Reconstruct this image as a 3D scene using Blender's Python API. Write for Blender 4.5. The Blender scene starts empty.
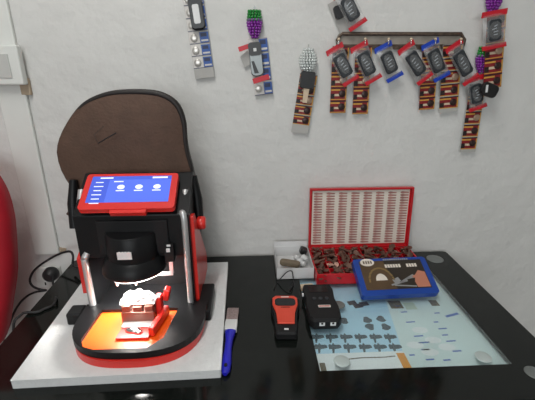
import bpy, bmesh, math, random
from mathutils import Vector, Matrix
random.seed(7)
R = math.radians
T = 0.75                      # table top height; all helper coordinates are measured from the table top
WY = 1.139                    # front face of the back wall
C = bpy.context.scene.collection

# ------------------------------------------------------------------ camera (solved from the table and wall lines)
F, PITCH, YAW, ROLL = 383.6, 0.34639, 0.045868, 0.0021228
cy, sy, cp, sp = math.cos(YAW), math.sin(YAW), math.cos(PITCH), math.sin(PITCH)
fwd = Vector((sy*cp, cy*cp, -sp)); r0 = Vector((cy, -sy, 0)); u0 = r0.cross(fwd)
cr, sr = math.cos(ROLL), math.sin(ROLL)
rt = cr*r0 - sr*u0; up = sr*r0 + cr*u0
EYE = Vector((0, 0, .6))
cd = bpy.data.cameras.new('camera'); cam = bpy.data.objects.new('camera', cd); C.objects.link(cam)
m = Matrix((rt, up, -fwd)).transposed().to_4x4(); m.translation = EYE + Vector((0, 0, T)); cam.matrix_world = m
cd.sensor_width = 36; cd.lens = F/535*36; cd.clip_start = .02
bpy.context.scene.camera = cam

def ray(x, y): return fwd + (x-267.5)/F*rt - (y-200)/F*up
def onZ(x, y, z=0.):
    d = ray(x, y); return EYE + d*((z-.6)/d.z)
def onY(x, y, Y=WY):
    d = ray(x, y); return EYE + d*(Y/d.y)

# ------------------------------------------------------------------ materials
def mat(name, col, rough=.5, metal=0., bump=0., bscale=40., var=.06, vscale=12., emit=None, es=0., alpha=1., trans=0., coat=0., spec=.5):
    m = bpy.data.materials.new(name); m.use_nodes = True
    nt = m.node_tree; b = nt.nodes['Principled BSDF']
    tc = nt.nodes.new('ShaderNodeTexCoord')
    n = nt.nodes.new('ShaderNodeTexNoise'); n.inputs['Scale'].default_value = vscale; n.inputs['Detail'].default_value = 4
    nt.links.new(tc.outputs['Object'], n.inputs['Vector'])
    cr_ = nt.nodes.new('ShaderNodeValToRGB')
    cr_.color_ramp.elements[0].position = .3; cr_.color_ramp.elements[1].position = .7
    cr_.color_ramp.elements[0].color = (*[c*(1-var) for c in col], 1)
    cr_.color_ramp.elements[1].color = (*[min(1, c*(1+var)) for c in col], 1)
    nt.links.new(n.outputs['Fac'], cr_.inputs['Fac']); nt.links.new(cr_.outputs['Color'], b.inputs['Base Color'])
    b.inputs['Roughness'].default_value = rough; b.inputs['Metallic'].default_value = metal
    b.inputs['Specular IOR Level'].default_value = spec
    b.inputs['Coat Weight'].default_value = coat
    b.inputs['Transmission Weight'].default_value = trans
    b.inputs['Alpha'].default_value = alpha
    if emit:
        b.inputs['Emission Color'].default_value = (*emit, 1); b.inputs['Emission Strength'].default_value = es
    if bump:
        n2 = nt.nodes.new('ShaderNodeTexNoise'); n2.inputs['Scale'].default_value = bscale; n2.inputs['Detail'].default_value = 6
        nt.links.new(tc.outputs['Object'], n2.inputs['Vector'])
        bp = nt.nodes.new('ShaderNodeBump'); bp.inputs['Strength'].default_value = bump; bp.inputs['Distance'].default_value = .01
        nt.links.new(n2.outputs['Fac'], bp.inputs['Height']); nt.links.new(bp.outputs['Normal'], b.inputs['Normal'])
    return m
def srgb(r, g, b):
    f = lambda v: (v/255/12.92) if v/255 <= .04045 else ((v/255+.055)/1.055)**2.4
    return (f(r), f(g), f(b))

def clear(name, tint=(1, 1, 1), amount=.1, rough=.1):
    """thin clear sheet: transparent body with a fresnel gloss"""
    m = bpy.data.materials.new(name); m.use_nodes = True; nt = m.node_tree; nt.nodes.clear()
    o = nt.nodes.new('ShaderNodeOutputMaterial'); t = nt.nodes.new('ShaderNodeBsdfTransparent'); t.inputs[0].default_value = (*tint, 1)
    g = nt.nodes.new('ShaderNodeBsdfGlossy'); g.inputs['Roughness'].default_value = rough
    d = nt.nodes.new('ShaderNodeBsdfDiffuse'); d.inputs[0].default_value = (*tint, 1)
    lw = nt.nodes.new('ShaderNodeLayerWeight'); lw.inputs['Blend'].default_value = .5
    pw = nt.nodes.new('ShaderNodeMath'); pw.operation = 'POWER'; pw.inputs[1].default_value = 4.5; nt.links.new(lw.outputs['Facing'], pw.inputs[0])
    f = nt.nodes.new('ShaderNodeMath'); f.operation = 'MULTIPLY_ADD'; f.inputs[1].default_value = .9; f.inputs[2].default_value = .04; nt.links.new(pw.outputs[0], f.inputs[0])
    a = nt.nodes.new('ShaderNodeMixShader'); b = nt.nodes.new('ShaderNodeMixShader')
    a.inputs[0].default_value = amount
    nt.links.new(t.outputs[0], a.inputs[1]); nt.links.new(d.outputs[0], a.inputs[2])
    nt.links.new(f.outputs[0], b.inputs[0]); nt.links.new(a.outputs[0], b.inputs[1]); nt.links.new(g.outputs[0], b.inputs[2])
    nt.links.new(b.outputs[0], o.inputs[0]); return m

M = dict(
    wall=mat('wall_plaster', (.68, .675, .655), .85, bump=.8, bscale=14, var=.035, vscale=3),
    ceil=mat('ceiling_paint', (.75, .75, .73), .9), floor=mat('floor_tile', (.3, .29, .27), .5, var=.2, vscale=4),
    white_pl=mat('white_plastic', (.72, .73, .70), .45, var=.03),
    grey_pl=mat('grey_plastic', (.52, .52, .50), .5, var=.03),
    blackglass=mat('black_glass', (.006, .0075, .0065), .09, spec=.3),
    steel=mat('brushed_steel', (.40, .41, .41), .4, .8),
    silver=mat('satin_silver', (.62, .62, .62), .38, .7),
    chrome=mat('chrome', (.7, .7, .7), .12, 1.),
    foam=mat('foam_white', (.68, .69, .69), .8, bump=.25, bscale=120, var=.03, vscale=60),
    black=mat('machine_black', (.007, .0072, .008), .42, var=.15, spec=.25),
    blackm=mat('matte_black', (.008, .008, .009), .6, var=.15, spec=.3),
    black_rub=mat('black_rubber', (.012, .012, .013), .5),
    cavity=mat('cavity_panel', (.016, .014, .015), .35, .3, var=.2),
    red=mat('machine_red', srgb(214, 42, 34), .35, coat=.3),
    redbez=mat('bezel_red', srgb(222, 45, 40), .4),
    orange=mat('orange_panel', srgb(255, 96, 18), .45, coat=.2),
    redc=mat('case_red', srgb(196, 18, 30), .35, coat=.3),
    redchair=mat('chair_red', srgb(178, 22, 40), .6),
    brown=mat('hood_brown', srgb(84, 62, 50), .75, bump=.25, bscale=150, var=.12, vscale=30),
    brown_d=mat('hood_dark_trim', srgb(30, 24, 22), .55, var=.1),
    brownmetal=mat('bronze_block', srgb(120, 74, 62), .4, .4, var=.15),
    brass=mat('key_brown', srgb(122, 92, 80), .35, .6, var=.35, vscale=60),
    blue=mat('case_blue', srgb(14, 62, 150), .35, coat=.2),
    brushblue=mat('brush_blue', srgb(28, 30, 180), .3, coat=.3),
    bristle=mat('bristle', srgb(150, 132, 130), .9, bump=.6, bscale=300, var=.25, vscale=200),
    ferrule=mat('ferrule_white', srgb(205, 205, 205), .4),
    screen_dark=mat('dark_screen', (.004, .004, .006), .12),
    orface=mat('orange_face', srgb(214, 66, 42), .4, coat=.2),
    label_w=mat('label_white', srgb(215, 212, 205), .6), label_r=mat('label_red', srgb(190, 60, 60), .6),
    mark=mat('white_mark', srgb(225, 225, 225), .5),
    fob=mat('fob_grey', srgb(40, 44, 49), .45), fobk=mat('fob_black', (.008, .008, .009), .35),
    fobmark=mat('fob_print', srgb(170, 178, 185), .5),
    tapered=mat('tape_red', srgb(196, 22, 40), .4), tapeblue=mat('tape_blue', srgb(20, 64, 178), .4),
    rust=mat('rusty_steel', srgb(92, 78, 68), .5, .6, var=.3, vscale=80, bump=.3, bscale=80),
    cell=mat('coin_cell', srgb(200, 196, 190), .3, .6), celltan=mat('coin_cell_tan', srgb(176, 150, 128), .35, .4), cellk=mat('coin_cell_dark', srgb(58, 40, 38), .35, .4),
    c_red=mat('card_red', srgb(128, 22, 28), .45), c_yel=mat('card_yellow', srgb(200, 150, 62), .5),
    c_blk=mat('card_black', srgb(34, 20, 20), .45), c_wht=mat('card_white', srgb(212, 208, 204), .55),
    c_gry=mat('card_grey', srgb(178, 176, 172), .6), c_blue=mat('card_blue', srgb(40, 84, 160), .45),
    c_navy=mat('card_navy', srgb(22, 36, 78), .45), c_crm=mat('card_cream', srgb(206, 186, 160), .55),
    purple=mat('bead_purple', srgb(128, 34, 150), .2, coat=.5), green=mat('bead_green', srgb(14, 128, 44), .2, coat=.5),
    crystal=mat('bead_crystal', (.78, .82, .80), .12, coat=.6, trans=.25),
    disc_light=mat('disc_light', srgb(186, 198, 196), .3, .1), disc_grey=mat('disc_grey', srgb(120, 124, 122), .35, .3), gunmetal=mat('gunmetal', srgb(120, 124, 124), .3, .6),
    rail_strip=mat('rail_strip', srgb(150, 142, 132), .6, var=.2, vscale=30),
    string=mat('string', srgb(190, 190, 185), .8),
    carton=mat('white_carton', srgb(212, 212, 212), .7),
    khaki=mat('stone_khaki', srgb(118, 106, 88), .8, bump=.3),
    p_blue=mat('paper_blue', srgb(178, 222, 242), .7, var=.03), p_pale=mat('paper_pale', srgb(212, 234, 234), .7, var=.06, vscale=8),
    p_white=mat('paper_white', srgb(232, 242, 244), .7), p_ltgrn=mat('paper_green', srgb(188, 208, 190), .7),
    brightkey=mat('nickel_key', (.9, .9, .9), .45, .15),
    ink=mat('ink_dark', srgb(48, 74, 84), .6, var=.25, vscale=90), ink_b=mat('ink_blue', srgb(70, 110, 190), .6),
    ink_o=mat('ink_orange', srgb(222, 150, 40), .6), ink_br=mat('ink_olive', srgb(96, 92, 70), .6, var=.3, vscale=60),
    ink_k=mat('ink_black', srgb(28, 30, 34), .6), ink_rb=mat('ink_redbrown', srgb(168, 118, 110), .6, var=.25, vscale=50),
    cream=mat('sheet_cream', srgb(222, 212, 200), .65),
    lab_br=mat('label_brown', srgb(84, 64, 42), .4, var=.3, vscale=15), lab_dk=mat('label_dark', srgb(44, 36, 28), .4, var=.2),
    lab_gold=mat('label_gold', srgb(128, 104, 62), .4), skin=mat('label_skin', srgb(186, 120, 96), .5),
    lab_sil=mat('label_silver', srgb(140, 140, 140), .5),
    pane=clear('clear_pane', (.97, .985, .985), .03, .03), film=clear('bag_film', (.93, .93, .93), .09, .2),
    blister=clear('blister', (.9, .9, .9), .15, .1),
    scr=mat('screen_blue', (.05, .08, .3), .2, emit=srgb(84, 112, 232), es=.9),
    scr_d=mat('screen_blue_deep', (.05, .08, .3), .2, emit=srgb(60, 84, 205), es=.9),
    scr_w=mat('screen_white', (.5, .5, .5), .2, emit=srgb(214, 222, 255), es=1.0),
    led=mat('led_white', (1, 1, 1), .4, emit=(1, .98, .95), es=8.),
    lamp=mat('lamp_tube', (1, 1, 1), .4, emit=(1, .99, .95), es=9.),
    wood=mat('door_wood', (.25, .16, .1), .6), tan=mat('tan_brown', srgb(178, 160, 138), .9),  # dull tan for the cover bracket and the strip at the trunking foot
)

# ------------------------------------------------------------------ mesh builder
class MB:
    def __init__(s): s.v = []; s.f = []; s.m = []; s.mats = []; s.sm = []; s.X = Matrix()
    def mi(s, m):
        m = M[m] if isinstance(m, str) else m
        if m not in s.mats: s.mats.append(m)
        return s.mats.index(m)
    def add(s, vs, fs, m, smooth=False):
        k = len(s.v); i = s.mi(m); s.v += [s.X @ Vector(v) for v in vs]
        for f in fs: s.f.append([k+a for a in f]); s.m.append(i); s.sm.append(smooth)
    def box(s, c, d, m, rot=None, tz=1.):
        x, y, z = d[0]/2, d[1]/2, d[2]/2; vs = []
        Rm = Matrix.Rotation(rot[1], 4, rot[0]) if rot else Matrix()
        for k in (-1, 1):
            t = tz if k > 0 else 1
            for a, b in ((-1, -1), (1, -1), (1, 1), (-1, 1)): vs.append(Vector(c) + Rm @ Vector((a*x*t, b*y*t, k*z)))
        s.add(vs, [(0, 3, 2, 1), (4, 5, 6, 7), (0, 1, 5, 4), (1, 2, 6, 5), (2, 3, 7, 6), (3, 0, 4, 7)], m); return s
    def loft(s, rings, m, smooth=False, caps=True, closed=False):
        n = len(rings[0]); vs = [p for r in rings for p in r]; fs = []
        for k in range(len(rings)-(0 if closed else 1)):
            a, b = k*n, ((k+1) % len(rings))*n
            for i in range(n): j = (i+1) % n; fs.append((a+i, a+j, b+j, b+i))
        s.add(vs, fs, m, smooth)
        if caps and not closed:
            s.add(rings[0], [tuple(reversed(range(n)))], m); s.add(rings[-1], [tuple(range(n))], m)
        return s
    def prism(s, pts, a, b, m, axis='z', inset=0., smooth=False):
        """outline (u,v) extruded from a to b; z: (u,v,w)  y: (u,w,v)  x: (w,u,v)"""
        def P(u, v, w): return {'z': (u, v, w), 'y': (u, w, v), 'x': (w, u, v)}[axis]
        cx = sum(p[0] for p in pts)/len(pts); cy_ = sum(p[1] for p in pts)/len(pts)
        def sc(k): return [(p[0]+(cx-p[0])*k, p[1]+(cy_-p[1])*k) for p in pts]
        if inset:
            e = (b-a)*.22
            rs = [(sc(inset), a), (sc(0), a+e), (sc(0), b-e), (sc(inset), b)]
        else: rs = [(sc(0), a), (sc(0), b)]
        return s.loft([[P(u, v, w) for u, v in r] for r, w in rs], m, smooth)
    def lathe(s, prof, m, c=(0, 0, 0), n=24, axis='z', smooth=True, sx=1., sy_=1.):
        rs = []
        for r, h in prof:
            ring = []
            for i in range(n):
                a = 2*math.pi*i/n; x, y = r*math.cos(a)*sx, r*math.sin(a)*sy_
                p = {'z': (x, y, h), 'y': (x, h, y), 'x': (h, x, y)}[axis]; ring.append(Vector(c)+Vector(p))
            rs.append(ring)
        return s.loft(rs, m, smooth)
    def tube(s, pts, r, m, n=8, closed=False):
        pts = [Vector(p) for p in pts]; rings = []; N = len(pts); prev = None
        for i, p in enumerate(pts):
            a = pts[(i-1) % N] if (closed or i) else p; b = pts[(i+1) % N] if (closed or i < N-1) else p
            t = (b-a).normalized()
            if prev is None: q = t.orthogonal().normalized()
            else: q = (prev - t*prev.dot(t)).normalized()
            prev = q; w = t.cross(q); rr = r[i] if isinstance(r, (list, tuple)) else r
            rings.append([p + rr*(math.cos(2*math.pi*k/n)*q + math.sin(2*math.pi*k/n)*w) for k in range(n)])
        return s.loft(rings, m, True, True, closed)
    def ball(s, c, r, m, n=10, sc=(1, 1, 1)):
        prof = [(r*math.sin(math.pi*k/6), -r*math.cos(math.pi*k/6)) for k in range(7)]; prof[0] = (r*.02, -r); prof[-1] = (r*.02, r)
        rs = [[Vector(c)+Vector((a*math.cos(2*math.pi*i/n)*sc[0], a*math.sin(2*math.pi*i/n)*sc[1], h*sc[2])) for i in range(n)] for a, h in prof]
        return s.loft(rs, m, True)
    def build(s, name, parent=None, loc=None, bevel=0., rot=None, seg=2, label=None):
        me = bpy.data.meshes.new(name); me.from_pydata([tuple(v) for v in s.v], [], s.f)
        for mm in s.mats: me.materials.append(mm)
        me.polygons.foreach_set('material_index', s.m); me.polygons.foreach_set('use_smooth', s.sm)
        bm = bmesh.new(); bm.from_mesh(me); bmesh.ops.recalc_face_normals(bm, faces=bm.faces); bm.to_mesh(me); bm.free(); me.update()
        o = bpy.data.objects.new(name, me); C.objects.link(o)
        if parent: o.parent = parent
        if loc is not None:
            o.location = Vector(loc) + (Vector((0, 0, 0)) if parent else Vector((0, 0, T)))
        elif not parent: o.location = (0, 0, T)
        if rot: o.rotation_euler = rot
        if bevel:
            b = o.modifiers.new('bevel', 'BEVEL'); b.width = bevel; b.segments = seg; b.limit_method = 'ANGLE'; b.angle_limit = R(40)
            b.harden_normals = False
        if label: o['label'] = label
        return o

def tag(o, label, cat, group=None, kind=None):
    o['label'] = label; o['category'] = cat
    if group: o['group'] = group
    if kind: o['kind'] = kind
    return o
def thing(name, label, cat, loc, rot=(0, 0, 0), group=None):
    o = bpy.data.objects.new(name, None); o.empty_display_size = .02; C.objects.link(o)
    o.location = Vector(loc)+Vector((0, 0, T)); o.rotation_euler = rot
    return tag(o, label, cat, group)
def dup(root, loc, rot, label, group=None):
    r = root.copy(); C.objects.link(r); r.location = Vector(loc)+Vector((0, 0, T)); r.rotation_euler = rot; r['label'] = label
    if group: r['group'] = group
    for ch in list(root.children):
        c = ch.copy(); C.objects.link(c); c.parent = r
        for g in list(ch.children):
            d = g.copy(); C.objects.link(d); d.parent = c
    return r
def rrect(w, h, r, n=5, cx=0, cy_=0):
    out = []
    for qx, qy, a0 in ((1, 1, 0), (-1, 1, 90), (-1, -1, 180), (1, -1, 270)):
        for k in range(n):
            a = R(a0+90*k/(n-1)); out.append((cx+qx*(w/2-r)+r*math.cos(a), cy_+qy*(h/2-r)+r*math.sin(a)))
    return out
def smooth_path(pts, k=6):
    pts = [Vector(p) for p in pts]; out = []
    for i in range(len(pts)-1):
        p0, p1, p2, p3 = pts[max(i-1, 0)], pts[i], pts[i+1], pts[min(i+2, len(pts)-1)]
        for j in range(k):
            t = j/k; out.append(.5*((2*p1)+(-p0+p2)*t+(2*p0-5*p1+4*p2-p3)*t*t+(-p0+3*p1-3*p2+p3)*t**3))
    return out+[pts[-1]]

# ------------------------------------------------------------------ the room
X0, X1, Y0, Y1, ZF, ZC = -2.2, 2.4, -2.6, WY, -T, 2.0
def struct(o): o['kind'] = 'structure'; return o
struct(MB().box(((X0+X1)/2, (Y0+Y1)/2, ZF-.05), (X1-X0+.2, Y1-Y0+.2, .1), 'floor').build('floor'))
struct(MB().box(((X0+X1)/2, (Y0+Y1)/2, ZC+.05), (X1-X0+.2, Y1-Y0+.2, .1), 'ceil').build('ceiling'))
wb = MB()
wb.box(((X0+X1)/2, Y1+.05, (ZF+ZC)/2), (X1-X0+.2, .1, ZC-ZF), 'wall')
# the tan strip at the trunking foot is a separate object
struct(wb.build('wall_back'))
struct(MB().box((X0-.05, (Y0+Y1)/2, (ZF+ZC)/2), (.1, Y1-Y0, ZC-ZF), 'wall').build('wall_left'))
struct(MB().box((X1+.05, (Y0+Y1)/2, (ZF+ZC)/2), (.1, Y1-Y0, ZC-ZF), 'wall').build('wall_right'))
struct(MB().box(((X0+X1)/2, Y0-.05, (ZF+ZC)/2), (X1-X0+.2, .1, ZC-ZF), 'wall').build('wall_front'))
# ceiling lamp (lights the room from the upper left)
lt = thing('ceiling_lamp', 'white fluorescent tube lamp on the ceiling, left of the table', 'lamp', (-.35, .0, ZC-.0005), (0, 0, R(0)))
MB().box((0, 0, -.02), (.08, 1.25, .04), 'white_pl').build('lamp_housing', lt, bevel=.004)
MB().tube([(0, -.6, -.065), (0, .6, -.065)], .016, 'lamp', 12).build('tube', lt)
def area(name, loc, target, sx, sy_, e, col):
    l = bpy.data.lights.new(name, 'AREA'); l.shape = 'RECTANGLE'; l.size = sx; l.size_y = sy_; l.energy = e; l.color = col
    o = bpy.data.objects.new(name, l); C.objects.link(o); o.location = Vector(loc)+Vector((0, 0, T))
    o.rotation_euler = (Vector(target)-Vector(loc)).to_track_quat('-Z', 'Y').to_euler(); return o
area('tube_light', (-.35, .0, ZC-.1), (-.3, .3, 0), .12, 1.2, 18, (1, .985, .95))
area('front_fill', (-.3, -2.45, .8), (.2, 1, .1), 1.8, 1.2, 32, (.92, .97, 1.))  # added soft fill from behind the camera; no window is built there
w = bpy.data.worlds.new('world'); bpy.context.scene.world = w; w.use_nodes = True
w.node_tree.nodes['Background'].inputs[0].default_value = (.8, .85, .9, 1); w.node_tree.nodes['Background'].inputs[1].default_value = .3

# ------------------------------------------------------------------ trunking, cover, socket, plug on the left of the wall
tr = MB(); tr.box((-.655, WY-.0065, .985), (.076, .012, 1.93), 'white_pl')
tag(tr.build('cable_trunking', bevel=.003), 'white vertical plastic cable trunking running down the wall at the far left', 'trunking')
jb = thing('junction_cover', 'white square cover box clipped across the cable trunking', 'junction box', (-.668, WY, .592))
MB().box((0, -.026, .0), (.132, .024, .100), 'white_pl').build('box_body', jb, bevel=.004)
MB().box((-.012, -.039, -.002), (.105, .003, .060), 'grey_pl').build('face_plate', jb, bevel=.001)
MB().box((0.052, -.007, -.056), (.026, .012, .044), 'tan').build('bracket', jb, bevel=.002)  # tan colour imitates the brownish shade below the cover
so = thing('wall_socket', 'white wall socket behind the black round plug', 'socket', (-.668, WY, -.068))
MB().box((0, -.006, 0), (.082, .012, .082), 'white_pl').build('face_plate', so, bevel=.003)
for dx in (-.012, .012): MB().box((dx, -.0125, -.018), (.004, .002, .01), 'blackm').build('slot', so)
cl = MB(); cl.box((-.641, WY-.002, .027), (.082, .003, .004), 'tan', ('Y', R(3))); cl.box((-.612, WY-.002, .034), (.03, .003, .010), 'tan', ('Y', R(12)))  # thin tan strip where the trunking ends
tag(cl.build('foot_strip'), 'thin brownish strip at the foot of the trunking', 'plaster')

pl = thing('power_plug', 'black round power plug in the wall socket left of the machine', 'plug', onY(53, 272, WY-.014))
MB().lathe([(.020, 0), (.024, -.008), (.022, -.026), (.014, -.034), (.012, -.036)], 'black_rub', axis='y', n=20).build('plug_body', pl)
off = onY(53, 272, WY-.014)
pts = [onY(53, 276, WY-.045), onY(53, 283, WY-.05), onY(55, 291, 1.085), onZ(56, 298, .004), onZ(53, 305, .004), onZ(44, 309, .004), onZ(37, 312, .004)]
pts += [Vector((-.585, pts[-1].y-.005, .0)), Vector((-.605, pts[-1].y-.02, -.06)), Vector((-.62, pts[-1].y, -.4)), Vector((-.64, pts[-1].y+.05, -.74))]
MB().tube([p-off for p in smooth_path(pts)], .0034, 'black_rub').build('cord', pl)

# ------------------------------------------------------------------ the table
TX0, TX1, TY0, TY1 = -.571, .649, .53, 1.124
GX0, GX1, GY0, GY1 = .136, .544, .618, 1.06
tb = thing('glass_table', 'black glass topped table with a clear pane showing papers', 'table', (0, 0, 0))
g = MB(); th = .008
def frame_ring(b, o, i, z0, z1, m):
    O = rrect((o[1]-o[0]), (o[3]-o[2]), .012, 5, (o[0]+o[1])/2, (o[2]+o[3])/2)
    I = rrect((i[1]-i[0]), (i[3]-i[2]), .002, 5, (i[0]+i[1])/2, (i[2]+i[3])/2)
    n = len(O); vs = [(x, y, z1) for x, y in O]+[(x, y, z1) for x, y in I]+[(x, y, z0) for x, y in O]+[(x, y, z0) for x, y in I]
    fs = []
    for k in range(n):
        j = (k+1) % n
        fs += [(k, j, n+j, n+k), (2*n+j, 2*n+k, 3*n+k, 3*n+j), (k, 2*n+k, 2*n+j, j), (n+j, 3*n+j, 3*n+k, n+k)]
    b.add(vs, fs, m)
frame_ring(g, (TX0, TX1, TY0, TY1), (GX0, GX1, GY0, GY1), -th, 0, 'blackglass')
g.build('tabletop', tb, label='black glass tabletop border')
MB().box(((GX0+GX1)/2, (GY0+GY1)/2, -th/2), (GX1-GX0-.0004, GY1-GY0-.0004, th), 'pane').build('glass_pane', tb, label='clear glass pane')
MB().box(((GX0+GX1)/2, (GY0+GY1)/2, -.026), (GX1-GX0+.05, GY1-GY0+.05, .016), 'blackm').build('shelf', tb)
b = MB()
frame_ring(b, (TX0+.03, TX1-.03, TY0+.03, TY1-.03), (TX0+.05, TX1-.05, TY0+.05, TY1-.05), -.06, -th, 'blackm'); b.build('apron', tb)
for x, y in ((TX0+.06, TY1-.06), (TX1-.06, TY1-.05), (TX0+.06, TY0+.06), (TX1-.077, TY0+.062)):
    MB().lathe([(.022, -T), (.022, -.72), (.016, -.715), (.016, -.05), (.026, -.03), (.026, -th-.0005)], 'steel', (x, y, 0)).build('leg', tb)
for x, y, r in ((.589, 1.072, .026), (.572, .592, .018), (.187, .643, .017), (.494, .640, .017), (.224, .842, .017)):
    MB().lathe([(r, 0.0002), (r, .0012), (r*.93, .002), (r*.4, .0022), (r*.05, .0022)], 'disc_light' if x < .5 and r < .0175 and y < .8 else 'disc_grey', (x, y, 0), 32).build('mounting_disc', tb, label='round steel disc set in the glass')

# papers under the clear pane
ZP = -.0172
def paper(name, pts, m, prints, label, dz=0.):
    b = MB(); z = ZP+dz
    b.prism(pts, z-.0004, z, m)
    for pp, mm in prints: b.prism(pp, z, z+.0001, mm)
    return tag(b.build(name), label, 'paper', )
def q(*pp): return [tuple(onZ(x, y, ZP)[:2]) for x, y in pp]
def rect(cx, cy_, w, h, a=0):
    c, s = math.cos(a), math.sin(a); return [(cx+c*u-s*v, cy_+s*u+c*v) for u, v in ((-w/2, -h/2), (w/2, -h/2), (w/2, h/2), (-w/2, h/2))]
def keyshape(cx, cy_, s=1.):
    o = [(-.016, .004), (-.012, .007), (-.006, .005), (-.002, .010), (.001, .005), (.012, .005), (.016, .003), (.016, -.002), (.004, -.004), (-.002, -.004), (-.006, -.013), (-.010, -.013), (-.009, -.004), (-.016, -.004)]
    return [(cx+u*s*.92, cy_+v*s*1.5) for u, v in o]
pr = []
for row, (yy, xs) in enumerate(((337.3, (318, 332, 346.5, 361, 376, 390.5)), (347.3, (321, 335, 350, 365.5, 380.5, 395.5)))):
    for x in xs:
        p = onZ(x, yy, ZP); pr.append((keyshape(p.x, p.y, 1.0), 'ink'))
for x, y in ((367, 320), (381, 319), (370, 327), (385.5, 327), (344, 321)):
    p = onZ(x, y, ZP); pr.append(([(p.x+.011*math.cos(a)*(1+.3*math.sin(3*a+x)), p.y+.013*math.sin(a)) for a in [k*math.pi/5 for k in range(10)]], 'ink'))
for x, y in ((352, 303), (358, 306), (364, 304)):
    p = onZ(x, y, ZP); pr.append((rect(p.x, p.y, .024, .018, .2), 'ink_k'))
fr_ = onZ(385, 300, ZP); 
A = (GX0-.012, GX0-.012)
bl = [q((300, 354))[0], q((407, 354.5))[0], q((384, 290))[0], (fr_.x-.003, GY1+.01), (GX0-.01, GY1+.01), (GX0-.01, .70)]
yb = onZ(350, 354.5, ZP).y
xr = onZ(404, 354.5, ZP).x
bl = [(GX0-.012, yb), (xr, yb), (onZ(384, 300, ZP).x+.004, onZ(384, 300, ZP).y), (onZ(384, 300, ZP).x+.01, GY1+.01), (GX0-.012, GY1+.01)]
paper('paper_sheet', bl, 'p_blue', pr, 'light blue printed sheet with rows of dark key shapes under the clear glass', .0006)
# cream strip with a thin curved line and orange end
y0_, y1_ = GY0-.01, yb
pr = [(rect(xr-.008, (y0_+y1_)/2, .018, y1_-y0_-.004), 'ink_o'), (rect(GX0+.012, .645, .012, .025), 'ink_br')]
for k in range(14):
    t = k/14; pr.append((rect(GX0+.06+t*(xr-GX0-.08), y1_-.017+.010*t*t+.003*math.sin(5*t), (xr-GX0)/15, .0028, .03), 'ink_br'))
pr.append((rect(.24, .628, .16, .0015), 'ink_b'))
paper('paper_strip', [(GX0-.012, y0_), (xr, y0_), (xr, y1_+.004), (GX0-.012, y1_+.004)], 'p_white', pr, 'white paper strip with an orange end along the front of the clear pane', .0012)
pr = []
for x, y, wd in ((410.5, 322, 11), (418.6, 336, 11), (424, 342.5, 13), (425.5, 349.6, 9), (430, 359.5, 9), (436, 322, 6), (442.6, 328.6, 10), (445, 335, 7), (451, 341, 11), (457, 351, 10), (404, 312, 8), (437, 313, 7), (398, 306, 7), (447, 360, 8), (412, 355, 6)):
    p = onZ(x, y, ZP); w_ = wd*.0021; pr.append((rect(p.x, p.y, w_, .0042, .05), 'ink_b'))
for x, y in ((420, 330), (433, 340), (415, 345), (447, 347), (430, 352)):
    p = onZ(x, y, ZP); pr.append(([(p.x+.02*math.cos(a), p.y+.012*math.sin(a)) for a in [k*math.pi/6 for k in range(12)]], 'p_white'))
p = onZ(395.5, 304.5, ZP); pr.append((rect(p.x, p.y, .034, .036), 'ink_br'))
p = onZ(434, 303, ZP); pr.append((rect(p.x, p.y, .022, .026), 'ink_br'))
p = onZ(452, 315, ZP); pr.append((rect(p.x, p.y, .04, .008, .3), 'ink_b'))
p = onZ(410, 306, ZP); pr.append((rect(p.x, p.y, .03, .030), 'p_ltgrn'))
paper('paper_sheet', [(xr-.03, GY0-.01), (GX1+.012, GY0-.01), (GX1+.012, GY1+.01), (onZ(384, 300, ZP).x-.01, GY1+.01)], 'p_pale', pr,
      'pale greenish sheet with short blue text lines under the right of the clear pane')

# ------------------------------------------------------------------ foam board
FX0, FX1, FY0, FY1 = -.470, -.066, .605, 1.048
b = MB(); b.prism([(-.472, .602), (-.066, .610), (-.074, 1.05), (-.478, 1.045)], .0, .02, 'foam')
tag(b.build('foam_board', bevel=.003), 'white polystyrene board under the key cutting machine', 'foam board')

# ------------------------------------------------------------------ key cutting machine
MX, MYF = -.279, .84          # centre, front plane of the body
km = thing('key_cutting_machine', 'black and red key cutting machine with blue screen and brown hood', 'machine', (MX, MYF, .0203))
# local: x from centre, y from front plane (negative towards camera), z from the board top
hw = .128
b = MB(); b.box((.013, .055, .012), (2*hw-.014, .19, .024), 'black'); b.build('base', km, bevel=.003)
# tray: D shaped, skirt red, rim black, recessed orange floor
def dshape(w, yf, yb, n=24, k=2.6, cx=0., y0=-.085):
    out = [(cx+w, yb)]
    for i in range(n+1):
        a = math.pi/2*i/n; out.append((cx+w*max(0, math.cos(a))**(2/k), y0+(yf-y0)*math.sin(a)**(2/k)))
    return out+[(2*cx-x, y) for x, y in reversed(out[:-1])]
TXc = .026
def cast(poly, c, a):
    dx, dy = math.cos(a), math.sin(a); best = 9
    for i in range(len(poly)):
        (x1, y1), (x2, y2) = poly[i], poly[(i+1) % len(poly)]; ex, ey = x2-x1, y2-y1; den = dx*ey-dy*ex
        if abs(den) < 1e-12: continue
        t = ((x1-c[0])*ey-(y1-c[1])*ex)/den; u = ((x1-c[0])*dy-(y1-c[1])*dx)/den
        if t > 0 and -1e-6 <= u <= 1+1e-6: best = min(best, t)
    return (c[0]+dx*best, c[1]+dy*best)
sk = MB(); sk.prism(dshape(.140, -.216, -.045, cx=TXc), .0, .018, 'red'); trm = sk.build('tray_skirt', km, bevel=.005, label='red lower rim of the tray')
rim = MB(); inner = [(-.074, -.066), (-.081, -.168), (-.068, -.190), (-.045, -.199), (.062, -.199), (.090, -.170), (.104, -.066)]
cc = (.012, -.125); outer = dshape(.143, -.212, -.042, cx=TXc)
angs = sorted([2*math.pi*i/60 for i in range(60)]+[math.atan2(y-cc[1], x-cc[0]) % (2*math.pi) for x, y in inner+[outer[0], outer[-1]]])
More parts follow.
